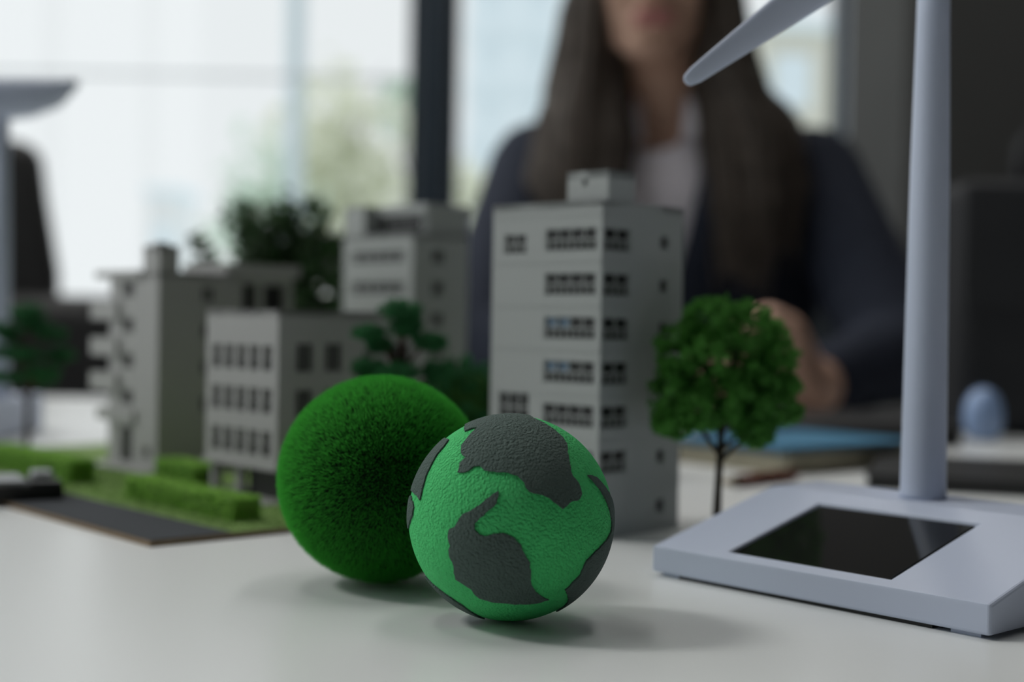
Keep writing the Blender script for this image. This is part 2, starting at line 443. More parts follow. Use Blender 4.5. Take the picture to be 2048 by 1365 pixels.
ac = thing('armchair', 'black leather armchair by the bright window', 'armchair', (-1.003, 2.42, 0), R(19))
MB().box(-.05, .52, -.30, .30, .16, .46).build('seat', M_leather, ac, True, bevel=.04, seg=4)
prof = [(-.18, .10), (.16, .10), (.190, .62), (.195, .90), (.175, 1.02), (.165, 1.10), (.02, 1.12), (-.06, .9), (-.14, .5)]
bk = MB(); n = len(prof)
bk.add([(x + .02, -.33, z) for x, z in prof] + [(x + .02, .33, z) for x, z in prof],
       [tuple(reversed(range(n))), tuple(range(n, 2 * n))] + [(i, (i + 1) % n, n + (i + 1) % n, n + i) for i in range(n)])
bk.build('backrest', M_leather, ac, True, bevel=.03, seg=4)
for sgn in (-1, 1):
    MB().box(.05, .54, sgn * .36 - .07, sgn * .36 + .07, .10, .868).build('armrest', M_leather, ac, True, bevel=.045, seg=4)
for xx in (-.08, .46):
    for yy in (-.34, .34):
        MB().lathe([(.016, 0), (.024, .11)], 10, (xx, yy, 0)).build('leg', M_black, ac, True)

# ------------------------------------------------------------------ the table
tb = thing('table', 'white laminate office table with a glossy top', 'table', (0, 0, 0))
MB().box(-1.15, 1.15, -0.45, 1.55, T - .028, T).build('table_top', M_table, tb, bevel=.002)
MB().box(-1.02, 1.02, -.32, 1.42, T - .075, T - .028).build('apron', M_grille, tb)
for xx in (-1.0, 1.0):
    for yy in (-.30, 1.40):
        MB().box(xx - .03, xx + .03, yy - .03, yy + .03, 0, T - .075).build('leg', M_grille, tb, bevel=.004)

# ================================================================== MODEL STREET ON THE TABLE
cphi, sphi = math.cos(R(PHI)), math.sin(R(PHI))
P0 = (-0.1403, 0.5557)
def street(x, y):                    # x across the street, y along it -> table position
    return (P0[0] + cphi * x - sphi * y, P0[1] + sphi * x + cphi * y)
ZB = T + 0.0025                      # top of the base board

bd = thing('model_baseboard', 'thin tan model board with a dark road and a grass verge', 'model board', (*P0, T), R(PHI))
MB().box(0, 0.30, 0, 0.40, 0, 0.0022).build('board', M_board, bd)
MB().box(0.0006, 0.037, 0.0006, 0.3994, 0.0022, 0.0026).build('road', M_road, bd)
MB().box(0.037, 0.2994, 0.0006, 0.3994, 0.0022, 0.0027).build('turf', M_grass, bd)
ng = 16000
gx = rng.uniform(.0375, .13, ng); gy = rng.uniform(.001, .30, ng)
gp = np.stack([gx, gy, np.full(ng, .0027)], 1)
h = rng.uniform(.0008, .0020, (ng, 1)); lean = rng.normal(size=(ng, 3)) * .0005; lean[:, 2] = 0
wv = unit(ng) * .00035; wv[:, 2] = 0
gv = np.stack([gp - wv, gp + wv, gp + lean + h * np.array([0, 0, 1.0])], 1).reshape(-1, 3)
g = link('grass', np_mesh('grass', gv, np.arange(3 * ng).reshape(-1, 3)), M_grass, bd); g['kind'] = 'stuff'

# ------------------------------------------------------------------ model buildings
def wall(mb, pl, c, u0, u1, z0, z1, holes, depth, n=-1):
    """wall in plane x=c or y=c with rectangular openings and their reveals; n: outward sign"""
    def P(u, z, d=0.0):
        return (c - n * d, u, z) if pl == 'x' else (u, c - n * d, z)
    us = sorted({u0, u1, *[h[0] for h in holes], *[h[1] for h in holes]}); zs = sorted({z0, z1, *[h[2] for h in holes], *[h[3] for h in holes]})
    for i in range(len(us) - 1):
        for j in range(len(zs) - 1):
            um, zm = (us[i] + us[i + 1]) / 2, (zs[j] + zs[j + 1]) / 2
            if any(h[0] < um < h[1] and h[2] < zm < h[3] for h in holes): continue
            mb.add([P(us[i], zs[j]), P(us[i + 1], zs[j]), P(us[i + 1], zs[j + 1]), P(us[i], zs[j + 1])], [(0, 1, 2, 3)])
    for h in holes:
        q = [(h[0], h[2]), (h[1], h[2]), (h[1], h[3]), (h[0], h[3])]
        for k in range(4):
            a, b = q[k], q[(k + 1) % 4]
            mb.add([P(*a), P(*b), P(*b, depth), P(*a, depth)], [(0, 1, 2, 3)])

def pbox(mb, pl, c, u0, u1, d0, d1, z0, z1, n=-1):
    a, b = sorted((c - n * d0, c - n * d1))
    return mb.box(a, b, u0, u1, z0, z1) if pl == 'x' else mb.box(u0, u1, a, b, z0, z1)

def window(parent, pl, c, h, rows, m, bar=0.0005, depth=0.002, n=-1, pm=None):
    """rows: list of (height share, panes) from the bottom up. The frame is one piece, each pane its own"""
    f = MB(); u0, u1, z0, z1 = h
    pbox(f, pl, c, u0, u0 + bar, .0003, .0012, z0, z1, n); pbox(f, pl, c, u1 - bar, u1, .0003, .0012, z0, z1, n)
    pbox(f, pl, c, u0, u1, .0003, .0012, z0, z0 + bar, n); pbox(f, pl, c, u0, u1, .0003, .0012, z1 - bar, z1, n)
    z = z0; cells = []
    for i, (sh, k) in enumerate(rows):
        zt = z + sh * (z1 - z0)
        if i < len(rows) - 1: pbox(f, pl, c, u0, u1, .0003, .0012, zt - bar / 2, zt + bar / 2, n)
        for j in range(k):
            ua, ub = u0 + (u1 - u0) * j / k, u0 + (u1 - u0) * (j + 1) / k
            if j: pbox(f, pl, c, ua - bar / 2, ua + bar / 2, .0003, .0012, z, zt, n)
            cells.append((ua, ub, z, zt))
        z = zt
    w = f.build('window', m, parent, fix=False)
    for k, (ua, ub, za, zb) in enumerate(cells):
        pbox(MB(), pl, c, ua, ub, .0013, .0019, za, zb, n).build('pane', (pm(k) if pm else M_pane), w, fix=False)
    return w

def slab(mb, x0, x1, y0, y1, z1, lip=0.003, t=0.0012):
    """flat roof inside a parapet"""
    mb.add([(x0, y0, z1 - lip), (x1, y0, z1 - lip), (x1, y1, z1 - lip), (x0, y1, z1 - lip)], [(0, 1, 2, 3)])
    mb.box(x0, x1, y0, y0 + t, z1 - lip, z1); mb.box(x0, x1, y1 - t, y1, z1 - lip, z1)
    mb.box(x0, x0 + t, y0, y1, z1 - lip, z1); mb.box(x1 - t, x1, y0, y1, z1 - lip, z1)

def shell(mb, dx, dy, z0, z1, hx, hy, depth=0.002):
    wall(mb, 'x', 0, 0, dy, z0, z1, hx, depth); wall(mb, 'y', 0, 0, dx, z0, z1, hy, depth)
    wall(mb, 'x', dx, 0, dy, z0, z1, [], depth, 1); wall(mb, 'y', dy, 0, dx, z0, z1, [], depth, 1)
    mb.add([(0, 0, z0), (dx, 0, z0), (dx, dy, z0), (0, dy, z0)], [(0, 1, 2, 3)])
    slab(mb, 0, dx, 0, dy, z1)

GB = 'model buildings of the street'
# --- tall office tower, right of the street
tw = thing('model_building', 'tallest grey model tower, right behind the green globe', 'model building', (0.0368, 0.5936, T), R(47), GB)
TX, TY, TH = 0.057, 0.063, 0.1425
rowz = [0.1212, 0.1022, 0.0835, 0.0647, 0.0462, 0.0272]
hx = [(.0028, .0315, z, z + .0100) for z in rowz] + [(.0425, .0560, .1203, .1295), (.0395, .0580, .0480, .0600), (.0395, .0580, .002, .0200), (.006, .028, .002, .0170)]
hy = [(.0015, .0190, z - .0002, z + .0100) for z in rowz] + [(.0405, .0460, z + .0025, z + .0085) for z in rowz] + [(.0405, .0460, .008, .014)]
m_ = MB(); shell(m_, TX, TY, 0, TH, hx, hy); m_.build('walls', M_build, tw, fix=False)
pmx = lambda i: (lambda k: M_pane_b if (i in (2, 3) and k in (11, 10)) else M_pane)
for i, h in enumerate(hx[:6]): window(tw, 'x', 0, h, [(.5, 8), (.5, 4)], M_build, .00055, pm=pmx(i))
window(tw, 'x', 0, hx[6], [(.5, 3), (.5, 2)], M_build, .0007)
window(tw, 'x', 0, hx[7], [(.45, 3), (.55, 3)], M_build, .0007)
window(tw, 'x', 0, hx[8], [(1, 3)], M_build, .0007); window(tw, 'x', 0, hx[9], [(1, 3)], M_build, .0007)
for h in hy[:6]: window(tw, 'y', 0, h, [(.5, 4), (.5, 2)], M_build, .0006)
for h in hy[6:]: window(tw, 'y', 0, h, [(1, 1)], M_build, .0004)
for z in (.0215, .0410, .0600, .0790, .0978, .1166, .1368):
    MB().box(-.00025, 0, 0, TY, z - .0003, z + .0003).box(0, TX, -.00025, 0, z - .0003, z + .0003).build('floor_band', M_build, tw, fix=False)
m_ = MB(); hb = [(.0115, .0140, TH + .0065, TH + .0095)]; PX, PY, PH = .0180, .0225, TH + .0128
wall(m_, 'x', 0, 0, PY, TH, PH, hb, .002); wall(m_, 'y', 0, 0, PX, TH, PH, [], .002); wall(m_, 'x', PX, 0, PY, TH, PH, [], .002, 1); wall(m_, 'y', PY, 0, PX, TH, PH, [], .002, 1)
slab(m_, 0, PX, 0, PY, PH)
ph = m_.build('penthouse', M_build, tw, fix=False); ph.location = (.0042, .0006, 0)
wq = window(ph, 'x', 0, hb[0], [(1, 1)], M_build, .0003)
MB().box(-.001, .0005, 0, TY, 0, .0012).box(0, TX, -.001, .0005, 0, .0012).build('plinth', M_build, tw, fix=False)

# --- low three-storey block on stilts
lb = thing('model_building', 'low three-storey model block on columns, just left of the fur ball', 'model building', (*street(.098, .065), ZB), R(PHI), GB)
LX, LY, Z0, Z1 = .088, .067, .0172, .0918
hx = [(.0055 + k * .0118, .0055 + k * .0118 + .0080, z, z + .0125) for z in (.0625, .0420, .0215) for k in range(5)]
hy = [(.010 + k * .0165, .010 + k * .0165 + .0100, z, z + .0145) for z in (.0620, .0400, .0200) for k in range(2)] + [(.0490, .0550, z + .005, z + .0115) for z in (.0620, .0400, .0200)] + [(.066, .078, z, z + .0145) for z in (.0620, .0400, .0200)]
m_ = MB(); shell(m_, LX, LY, Z0, Z1, hx, hy); m_.build('walls', M_build2, lb, fix=False)
for h in hx: window(lb, 'x', 0, h, [(.55, 1), (.45, 2)], M_build2, .0004)
for h in hy: window(lb, 'y', 0, h, [(1, 2)], M_build2, .0006)
for yy in (.0365, .061):
    for xx in (.002, .080): MB().box(xx, xx + .004, yy, yy + .004, 0, Z0).build('column', M_build2, lb)
MB().box(-.0015, LX + .0005, -.0015, LY + .0015, Z0 - .0016, Z0).build('soffit', M_build2, lb)
MB().box(-.012, LX, -.004, LY, 0, .0012).build('paving', M_build2, lb)
MB().box(.006, .078, .004, .034, .0012, Z0 - .0016).box(.034, .078, .034, .062, .0012, Z0 - .0016).build('ground_floor', M_pane, lb)  # dark glass in front, rear box stands in for undercroft shade

# --- left apartment block with balconies
ab = thing('model_building', 'leftmost grey model apartment block with balconies and a stair tower', 'model building', (*street(.1137, .214), ZB), R(PHI), GB)
AX, AY, AH = .052, .060, .1125
hx = [(.0300, .0430, z, z + .0090) for z in (.0985, .0780, .0575, .0365)] + [(.0300, .0440, .004, .024), (.008, .016, .008, .014)]
hy = [(.0270, .0350, z, z + .0085) for z in (.0965, .0755, .0550, .0340)]
m_ = MB(); shell(m_, AX, AY, 0, AH, hx, hy); m_.build('walls', M_build2, ab, fix=False)
for h in hx: window(ab, 'x', 0, h, [(1, 2)], M_build2, .0004)
for h in hy: window(ab, 'y', 0, h, [(1, 2)], M_build2, .0006)
m_ = MB(); wall(m_, 'x', 0, 0, .0190, AH, .1275, [], .002); wall(m_, 'y', 0, 0, .0125, AH, .1275, [], .002)
wall(m_, 'x', .0125, 0, .0190, AH, .1275, [], .002, 1); wall(m_, 'y', .0190, 0, .0125, AH, .1275, [], .002, 1); slab(m_, 0, .0125, 0, .0190, .1275)
st = m_.build('stair_tower', M_build2, ab, fix=False)
MB().box(.003, .009, .006, .013, .1245, .1295).build('roof_hatch', M_build2, st)
for z in (.0865, .0655, .0450):                      # balcony trays beyond the end wall and their parapets
    b_ = MB().box(.000, AX - .006, AY, AY + .020, z - .0012, z).build('balcony', M_build2, ab)
    MB().box(-.0022, -.0008, .0470, AY + .0214, z - .0012, z + .0092).box(-.0022, AX - .006, AY + .0200, AY + .0214, z - .0012, z + .0092).build('parapet', M_build2, b_)
MB().box(-.002, AX, .020, AY + .016, .1095, .1138).build('roof_slab', M_build2, ab)
b_ = MB().box(-.002, AX - .006, .026, AY + .012, .0265, .0335).build('canopy', M_build2, ab)
MB().box(.012, .040, .0600, .0640, 0, .0265).build('column', M_build2, ab)
MB().box(-.010, AX, -.004, AY + .01, 0, .0014).build('paving', M_build2, ab)
wg = MB(); wx0, wx1, wy1 = AX, AX + .038, .05
hyw = [(wx0 + .004, wx0 + .014, .080, .108), (wx0 + .018, wx0 + .034, .080, .108)]
wall(wg, 'y', .004, wx0, wx1, 0, .1120, hyw, .006); wall(wg, 'x', wx1, .004, wy1, 0, .112, [], .002, 1); wall(wg, 'y', wy1, wx0, wx1, 0, .112, [], .002, 1)
wing = wg.build('wing', M_build2, ab, fix=False)
MB().box(wx0 - .010, wx1 + .002, -.001, wy1, .1120, .1190).build('wing_roof', M_build2, wing)
for h in hyw: window(ab, 'y', .0078, h, [(1, 1)], M_build2, .0006)

# --- tall back block with a roof terrace
tb3 = thing('model_building', 'grey model block with an open roof terrace, behind the low block', 'model building', (*street(.254, .166), ZB), R(PHI), GB)
BX, BY, BH = .043, .072, .1405
hx = [(.008, .062, z, z + .0080) for z in (.1225, .1035, .0845, .0655)]
hy = [(.0150, .0240, z, z + .0085) for z in (.1225, .1035, .0845, .0655)]
m_ = MB(); shell(m_, BX, BY, 0, BH, hx, hy); m_.build('walls', M_build, tb3, fix=False)
for h in hx: window(tb3, 'x', 0, h, [(.5, 5), (.5, 5)], M_build, .0008)
for h in hy: window(tb3, 'y', 0, h, [(1, 2)], M_build, .0006)
MB().box(0, .0425, .0500, BY, BH, .1585).build('stair_tower', M_build, tb3)
MB().box(.012, .0425, .0010, .0500, BH, .1555).build('terrace_room', M_build, tb3)
MB().box(.0095, .0430, -.0005, .0500, .1530, .1585).build('terrace_roof', M_build, tb3)
for yy in (.004, .020, .036): MB().box(.0105, .0120, yy, yy + .0014, BH, .1530).build('post', M_build, tb3)
MB().box(.0105, .0119, .006, .046, BH + .001, BH + .011).build('terrace_glazing', M_pane, tb3)

# ------------------------------------------------------------------ hedges on the verge
def hedge(label, x, y, w, l, h):
    t = thing('model_hedge', label, 'hedge', (*street(x, y), ZB), R(PHI), 'clipped model hedges')
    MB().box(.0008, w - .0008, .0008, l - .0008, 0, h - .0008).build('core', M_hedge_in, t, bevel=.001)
    n = int(9000 * (l / .1))
    p = rng.uniform(0, 1, (n, 3)) * np.array([w, l, h]); f = rng.integers(0, 5, n)
    p[f == 0, 0] = 0; p[f == 1, 0] = w; p[f == 2, 1] = 0; p[f == 3, 1] = l; p[f == 4, 2] = h
    p += rng.normal(size=(n, 3)) * .00045 + np.sin(p[:, [1, 2, 0]] * 900) * .0002
    p[:, 2] = np.maximum(p[:, 2], 0.0008)
    v, fa = leaf_quads(p, .0008)
    o = link('leaves', np_mesh('leaves', v, fa), M_hedge, t); o['kind'] = 'stuff'
    return t
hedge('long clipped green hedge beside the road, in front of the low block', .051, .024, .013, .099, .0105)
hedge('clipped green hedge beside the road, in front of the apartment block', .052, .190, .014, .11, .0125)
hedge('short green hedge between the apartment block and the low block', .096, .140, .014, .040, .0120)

# ------------------------------------------------------------------ model trees
def pad_tree(label, x, y, z, pads, hgt, seed):
    t = thing('model_tree', label, 'model tree', (x, y, z), 0, 'layered model trees')
    tr = MB().tube([(0, 0, 0), (.001, 0, hgt * .45), (0, .001, hgt * .93)], [.0022, .0016, .0008], 8)
    for (px, py, pz, rx, ry, rz) in pads:
        tr.tube([(0, 0, pz - .016 if pz > .03 else pz * .5), (px * .5, py * .5, pz - .006), (px, py, pz)], [.0011, .0009, .0006], 6)
    tr.build('trunk', M_barkr, t, True)
    for (px, py, pz, rx, ry, rz) in pads:
        n = 90
        a = unit(n) * rng.uniform(.5, 1, (n, 1)) * np.array([rx, ry, rz]) + np.array([px, py, pz])
        foliage('foliage_pad', M_leafd, t, a, .0022, 30, .0007)
    return t
PADS = [(.000, 0, .0930, .0095, .009, .0050), (.002, .002, .086, .0080, .008, .0050), (-.0150, -.002, .0825, .0080, .008, .0032), (-.010, .002, .0770, .0060, .006, .0032),
        (.0130, .000, .0790, .0085, .008, .0042), (-.0150, .004, .0660, .0090, .008, .0040), (.000, -.008, .0650, .0100, .008, .0036),
        (.0165, .003, .0650, .0080, .008, .0040), (.010, -.010, .0540, .0100, .009, .0040), (-.012, -.006, .0500, .0100, .009, .0040), (.002, .010, .0480, .0110, .009, .0040)]
tx = street(.135, .022)
pad_tree('layered dark green model tree rising behind the fur ball', -.0515, .660, ZB - .0006, PADS, .096, 1)
PADS2 = [(px * 1.25, py, pz * .98, rx * 1.25, ry * 1.2, rz * 1.1) for px, py, pz, rx, ry, rz in PADS]
pad_tree('layered dark green model tree at the far left by the armchair', -.3165, .93, T, PADS2, .096, 2)

bt = thing('model_tree', 'broad-crowned bright green model tree beside the tall tower', 'model tree', (.0875, .600, T))
tr = MB().tube([(0, 0, 0), (.0006, 0, .020), (.0015, 0, .044), (.004, 0, .062), (.007, .001, .082)], [.0022, .0017, .0015, .0011, .0006], 10)
br = [((.001, 0, .036), (-.010, -.003, .050), (-.020, -.004, .062)), ((.0012, 0, .038), (.012, -.004, .049), (.021, -.005, .060)), ((.0015, 0, .044), (-.004, .008, .060), (-.010, .012, .078)),
      ((.003, 0, .056), (.012, .006, .070), (.022, .008, .082)), ((.002, 0, .050), (.004, -.010, .066), (.006, -.014, .082)), ((.001, 0, .033), (.008, -.008, .042), (.013, -.010, .050))]
for b_ in br: tr.tube(b_, [.0011, .0008, .0004], 6)
tr.build('trunk', M_bark, bt, True)
cl = []
r_ = random.Random(5)
blobs = [((-.002, 0, .093), (.012, .012, .0085)), ((.013, 0, .090), (.013, .012, .010)), ((-.016, 0, .080), (.010, .012, .010)), ((.022, 0, .076), (.010, .012, .013)), ((-.019, 0, .062), (.009, .011, .012)),
         ((.000, -.008, .076), (.014, .010, .012)), ((.005, .008, .070), (.018, .010, .016)), ((-.009, -.006, .056), (.011, .011, .008)), ((.010, -.008, .062), (.013, .010, .012)), ((.024, -.002, .060), (.010, .010, .011)), ((.015, -.004, .049), (.008, .009, .008)), ((-.019, -.003, .050), (.008, .009, .005))]
for c_, s_ in blobs:
    n = 62
    u_ = unit(n) * rng.uniform(.85, 1.05, (n, 1))
    cl.append(u_ * np.array(s_) + np.array(c_))
foliage('crown', M_leaf, bt, np.concatenate(cl), .0031, 44, .00105)

ps = thing('model_shrub', 'small dark green model shrub between the fur ball and the tall tower', 'shrub', (-.024, .752, ZB - .0003))
MB().tube([(0, 0, 0), (0, 0, .02)], [.0018, .001], 6).build('stem', M_barkr, ps, True)
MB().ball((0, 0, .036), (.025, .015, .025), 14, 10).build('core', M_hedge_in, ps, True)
n = 420; foliage('foliage', M_leafd, ps, unit(n) * rng.uniform(.5, 1, (n, 1)) * np.array([.034, .022, .032]) + np.array([0, 0, .038]), .003, 26, .0015)

pt = thing('potted_plant', 'bushy dark-leaved plant in a pot behind the model blocks', 'plant', (-.196, 1.10, T))
MB().lathe([(.028, 0), (.030, .002), (.038, .050), (.041, .055), (.041, .060), (.037, .060), (.036, .052)], 28).build('pot', M_terracotta, pt, True)
MB().lathe([(.0355, .050), (.001, .053)], 20).build('soil', M_soil, pt)
stm = MB(); tips = []
for k in range(26):
    a = r_.uniform(0, 6.28); rr = r_.uniform(.01, .070); hz = .188 - rr * .45 + r_.uniform(-.02, .012)
    if k % 4 == 0: hz -= .05
    ex, ey = rr * math.cos(a), rr * math.sin(a) * .8
    pts = [(ex * .15, ey * .15, .050), (ex * .5, ey * .5, .05 + (hz - .05) * .55), (ex, ey, hz)]
    stm.tube(pts, [.0016, .0012, .0006], 6)
    for s in np.linspace(.25, 1, 14):
        q = np.array(pts[0]) * (1 - s) ** 2 + 2 * s * (1 - s) * np.array(pts[1]) + s * s * np.array(pts[2]); tips.append(q)
for k in range(110):
    tips.append(np.array([.052, 0, .108]) + unit(1)[0] * np.array([.030, .035, .042]))
stm.build('stems', M_bark, pt, True)
foliage('foliage', M_plant, pt, tips, .011, 9, .0052)

# ================================================================== GLOBE, FUR BALL
ge = thing('globe_ball', 'green foam globe ball with dark grey raised continents', 'ball', (.000556, .4322, T))
GR = 0.0311
bm = bmesh.new(); bmesh.ops.create_icosphere(bm, subdivisions=6, radius=GR)
me = bpy.data.meshes.new('sphere_body'); bm.to_mesh(me); bm.free()
gb = link('sea', me, M_sea, ge, True); gb.location = (0, 0, .0313)
PATCHES = [
    [(-0.452,-0.278,0.848),(-0.329,-0.314,0.89),(-0.418,-0.429,0.8),(-0.474,-0.492,0.73),(-0.466,-0.593,0.657),(-0.427,-0.644,0.634),(-0.481,-0.658,0.58),(-0.496,-0.709,0.502),(-0.431,-0.746,0.508),(-0.35,-0.748,0.564),(-0.295,-0.763,0.575),(-0.248,-0.807,0.535),(-0.202,-0.824,0.529),(-0.13,-0.842,0.523),(-0.039,-0.85,0.525),(0.051,-0.864,0.501),(0.115,-0.889,0.442),(0.134,-0.911,0.391),(0.197,-0.917,0.348),(0.288,-0.899,0.329),(0.361,-0.885,0.293),(0.416,-0.875,0.247),(0.472,-0.859,0.201),(0.499,-0.839,0.217),(0.545,-0.798,0.258),(0.63,-0.725,0.277),(0.649,-0.691,0.319),(0.621,-0.664,0.416),(0.565,-0.671,0.48),(0.546,-0.653,0.524),(0.529,-0.573,0.626),(0.523,-0.474,0.709),(0.515,-0.4,0.758),(0.46,-0.325,0.826),(0.386,-0.258,0.885),(0.302,-0.198,0.933),(0.198,-0.12,0.973),(0.12,0.27,0.955),(0.024,0.481,0.876),(-0.079,0.526,0.847),(-0.188,0.463,0.866),(-0.333,0.297,0.895),(-0.449,0.121,0.885)],
    [(-0.117,-0.925,0.361),(-0.124,-0.948,0.292),(-0.159,-0.962,0.222),(-0.23,-0.959,0.166),(-0.283,-0.952,0.119),(-0.327,-0.943,0.064),(-0.326,-0.945,0.01),(-0.28,-0.959,-0.032),(-0.226,-0.973,-0.043),(-0.154,-0.988,-0.017),(-0.065,-0.998,-0.008),(-0.002,-1,-0.03),(0.061,-0.995,-0.083),(0.107,-0.982,-0.156),(0.154,-0.959,-0.24),(0.181,-0.943,-0.278),(0.192,-0.915,-0.355),(0.191,-0.871,-0.453),(0.205,-0.833,-0.514),(0.243,-0.779,-0.578),(0.309,-0.707,-0.636),(0.366,-0.644,-0.672),(0.293,-0.66,-0.692),(0.165,-0.688,-0.707),(-0.019,-0.719,-0.695),(-0.165,-0.708,-0.687),(-0.275,-0.702,-0.657),(-0.321,-0.718,-0.618),(-0.349,-0.746,-0.567),(-0.422,-0.74,-0.524),(-0.497,-0.721,-0.483),(-0.515,-0.751,-0.414),(-0.524,-0.791,-0.316),(-0.552,-0.788,-0.272),(-0.562,-0.804,-0.197),(-0.549,-0.821,-0.157),(-0.572,-0.817,-0.077),(-0.564,-0.826,-0.012),(-0.509,-0.861,0.021),(-0.473,-0.877,0.088),(-0.438,-0.888,0.144),(-0.374,-0.911,0.175),(-0.285,-0.93,0.233),(-0.197,-0.931,0.307)],
    [(-0.603,-0.235,0.762),(-0.646,-0.301,0.701),(-0.71,-0.322,0.627),(-0.761,-0.376,0.528),(-0.796,-0.399,0.455),(-0.82,-0.44,0.366),(-0.84,-0.463,0.284),(-0.856,-0.471,0.21),(-0.875,-0.428,0.229),(-0.889,-0.387,0.246),(-0.95,0.207,0.234),(-0.853,0.42,0.309),(-0.769,0.47,0.433),(-0.707,0.392,0.589),(-0.675,0.168,0.718)],
    [(-0.959,-0.185,0.216),(-0.934,-0.308,0.179),(-0.918,-0.375,0.131),(-0.928,-0.368,0.055),(-0.959,-0.281,-0.033),(-0.982,-0.158,-0.104),(-0.989,0.089,-0.114),(-0.961,0.273,-0.034),(-0.978,0.187,0.091)],
    [(-0.81,-0.198,-0.551),(-0.717,-0.323,-0.618),(-0.638,-0.391,-0.664),(-0.541,-0.441,-0.716),(-0.428,-0.441,-0.789),(-0.336,-0.356,-0.872),(-0.232,-0.203,-0.951),(-0.269,0.041,-0.962),(-0.381,0.22,-0.898),(-0.538,0.267,-0.8),(-0.724,0.115,-0.681)],
    [(0.71,-0.519,0.476),(0.801,-0.4,0.445),(0.883,-0.31,0.352),(0.945,-0.21,0.252),(0.99,-0.055,0.132),(0.975,0.189,0.12),(0.928,0.364,-0.083),(0.894,0.373,-0.249),(0.833,0.312,-0.458),(0.72,0.218,-0.659),(0.612,0.064,-0.789),(0.45,-0.193,-0.872),(0.521,-0.248,-0.817),(0.552,-0.391,-0.737),(0.559,-0.441,-0.702),(0.512,-0.631,-0.583),(0.584,-0.633,-0.508),(0.657,-0.615,-0.436),(0.691,-0.638,-0.339),(0.709,-0.637,-0.302),(0.804,-0.551,-0.223),(0.906,-0.396,-0.152),(0.953,-0.288,-0.093),(0.965,-0.262,-0.021),(0.949,-0.306,0.08),(0.9,-0.376,0.22),(0.818,-0.45,0.358)],
]

def patch(dirs, h=0.00055):
    """raised continent on the globe: clean outline, rounded rim, real thickness"""
    d = [Vector(v).normalized() for v in dirs]; o = []
    for i in range(len(d)):                                    # refine the outline, wobble it a little
        a, b = d[i], d[(i + 1) % len(d)]
        k = max(1, int(a.angle(b, 0) / 0.035))
        for j in range(k):
            p = a.lerp(b, j / k).normalized()
            if 0 < j: p = (p + Vector(r_.gauss(0, .0045) for _ in range(3))).normalized()
            o.append(p)
    c = sum(o, Vector()).normalized(); e1 = c.orthogonal().normalized(); e2 = c.cross(e1)
    def st(p): return Vector((p.dot(e1), p.dot(e2))) * (2 / (1 + p.dot(c)))
    def inv(q):
        s = q.length_squared / 4; return ((e1 * q.x + e2 * q.y) + c * (1 - s)) / (1 + s)
    P2 = [st(p) for p in o]; n = len(P2)
    xs = [p.x for p in P2]; ys = [p.y for p in P2]; pts = list(P2); g = .045
    x = min(xs)
    while x < max(xs):
        y = min(ys)
        while y < max(ys):
            q = Vector((x + r_.uniform(-.008, .008), y + r_.uniform(-.008, .008)))
            if min((q - p).length for p in P2) > .022: pts.append(q)
            y += g
        x += g
    vs, es, fs, *_ = delaunay_2d_cdt(pts, [], [list(range(n))], 1, 1e-6)
    rim = {}
    for f in fs:
        for i in range(len(f)):
            a, b = f[i], f[(i + 1) % len(f)]; rim[(a, b)] = rim.get((a, b), 0) + 1
    edge = [(a, b) for (a, b) in rim if (b, a) not in rim]
    on = {a for e in edge for a in e}
    dirs3 = [inv(v) for v in vs]
    V = [tuple(p * (GR + (h * .9 if i in on else h))) for i, p in enumerate(dirs3)]; F = [tuple(f) for f in fs]
    idx = {}
    for i in on:
        idx[i] = len(V); V.append(tuple(dirs3[i] * (GR - .0004)))
    F += [(b, a, idx[a], idx[b]) for a, b in edge]
    mb = MB(); mb.v, mb.f = V, F
    ob = mb.build('continent', M_land, ge, True); ob.data.set_sharp_from_angle(angle=R(28)); ob.location = (0, 0, .0313)
    return ob
for p_ in PATCHES: patch(p_)

fb = thing('fur_ball', 'furry dark green grass ball behind the globe', 'ball', (-.0442, .4895, T))
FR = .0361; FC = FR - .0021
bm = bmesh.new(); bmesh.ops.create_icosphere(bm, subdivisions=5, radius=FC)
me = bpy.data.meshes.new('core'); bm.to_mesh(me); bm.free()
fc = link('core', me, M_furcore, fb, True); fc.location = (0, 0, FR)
nf = 130000
d0 = unit(nf); comb = np.array([.25, -.1, -.25]); tn = d0 * 1.0 + rng.normal(size=(nf, 3)) * .13 + comb * .03
tn /= np.linalg.norm(tn, axis=1, keepdims=True)
ln = rng.uniform(.0019, .0029, (nf, 1)); side = np.cross(tn, unit(nf)); side /= np.linalg.norm(side, axis=1, keepdims=True)
p0 = d0 * (FC - .0004); wd = .00005
mid = p0 + tn * ln * .55; tip = p0 + (tn + comb * .03 + rng.normal(size=(nf, 3)) * .08) * ln
fv = np.stack([p0 - side * wd, p0 + side * wd, mid + side * wd * .8, mid - side * wd * .8, tip], 1)
fv[..., 2] = np.maximum(fv[..., 2], -FR + .0001)
base = np.arange(nf)[:, None] * 5
tri = np.concatenate([base + np.array([0, 1, 2]), base + np.array([0, 2, 3]), base + np.array([3, 2, 4])], 0)
fo = link('fur', np_mesh('fur', fv.reshape(-1, 3), tri), M_fur, fb); fo.location = (0, 0, FR); fo['kind'] = 'stuff'

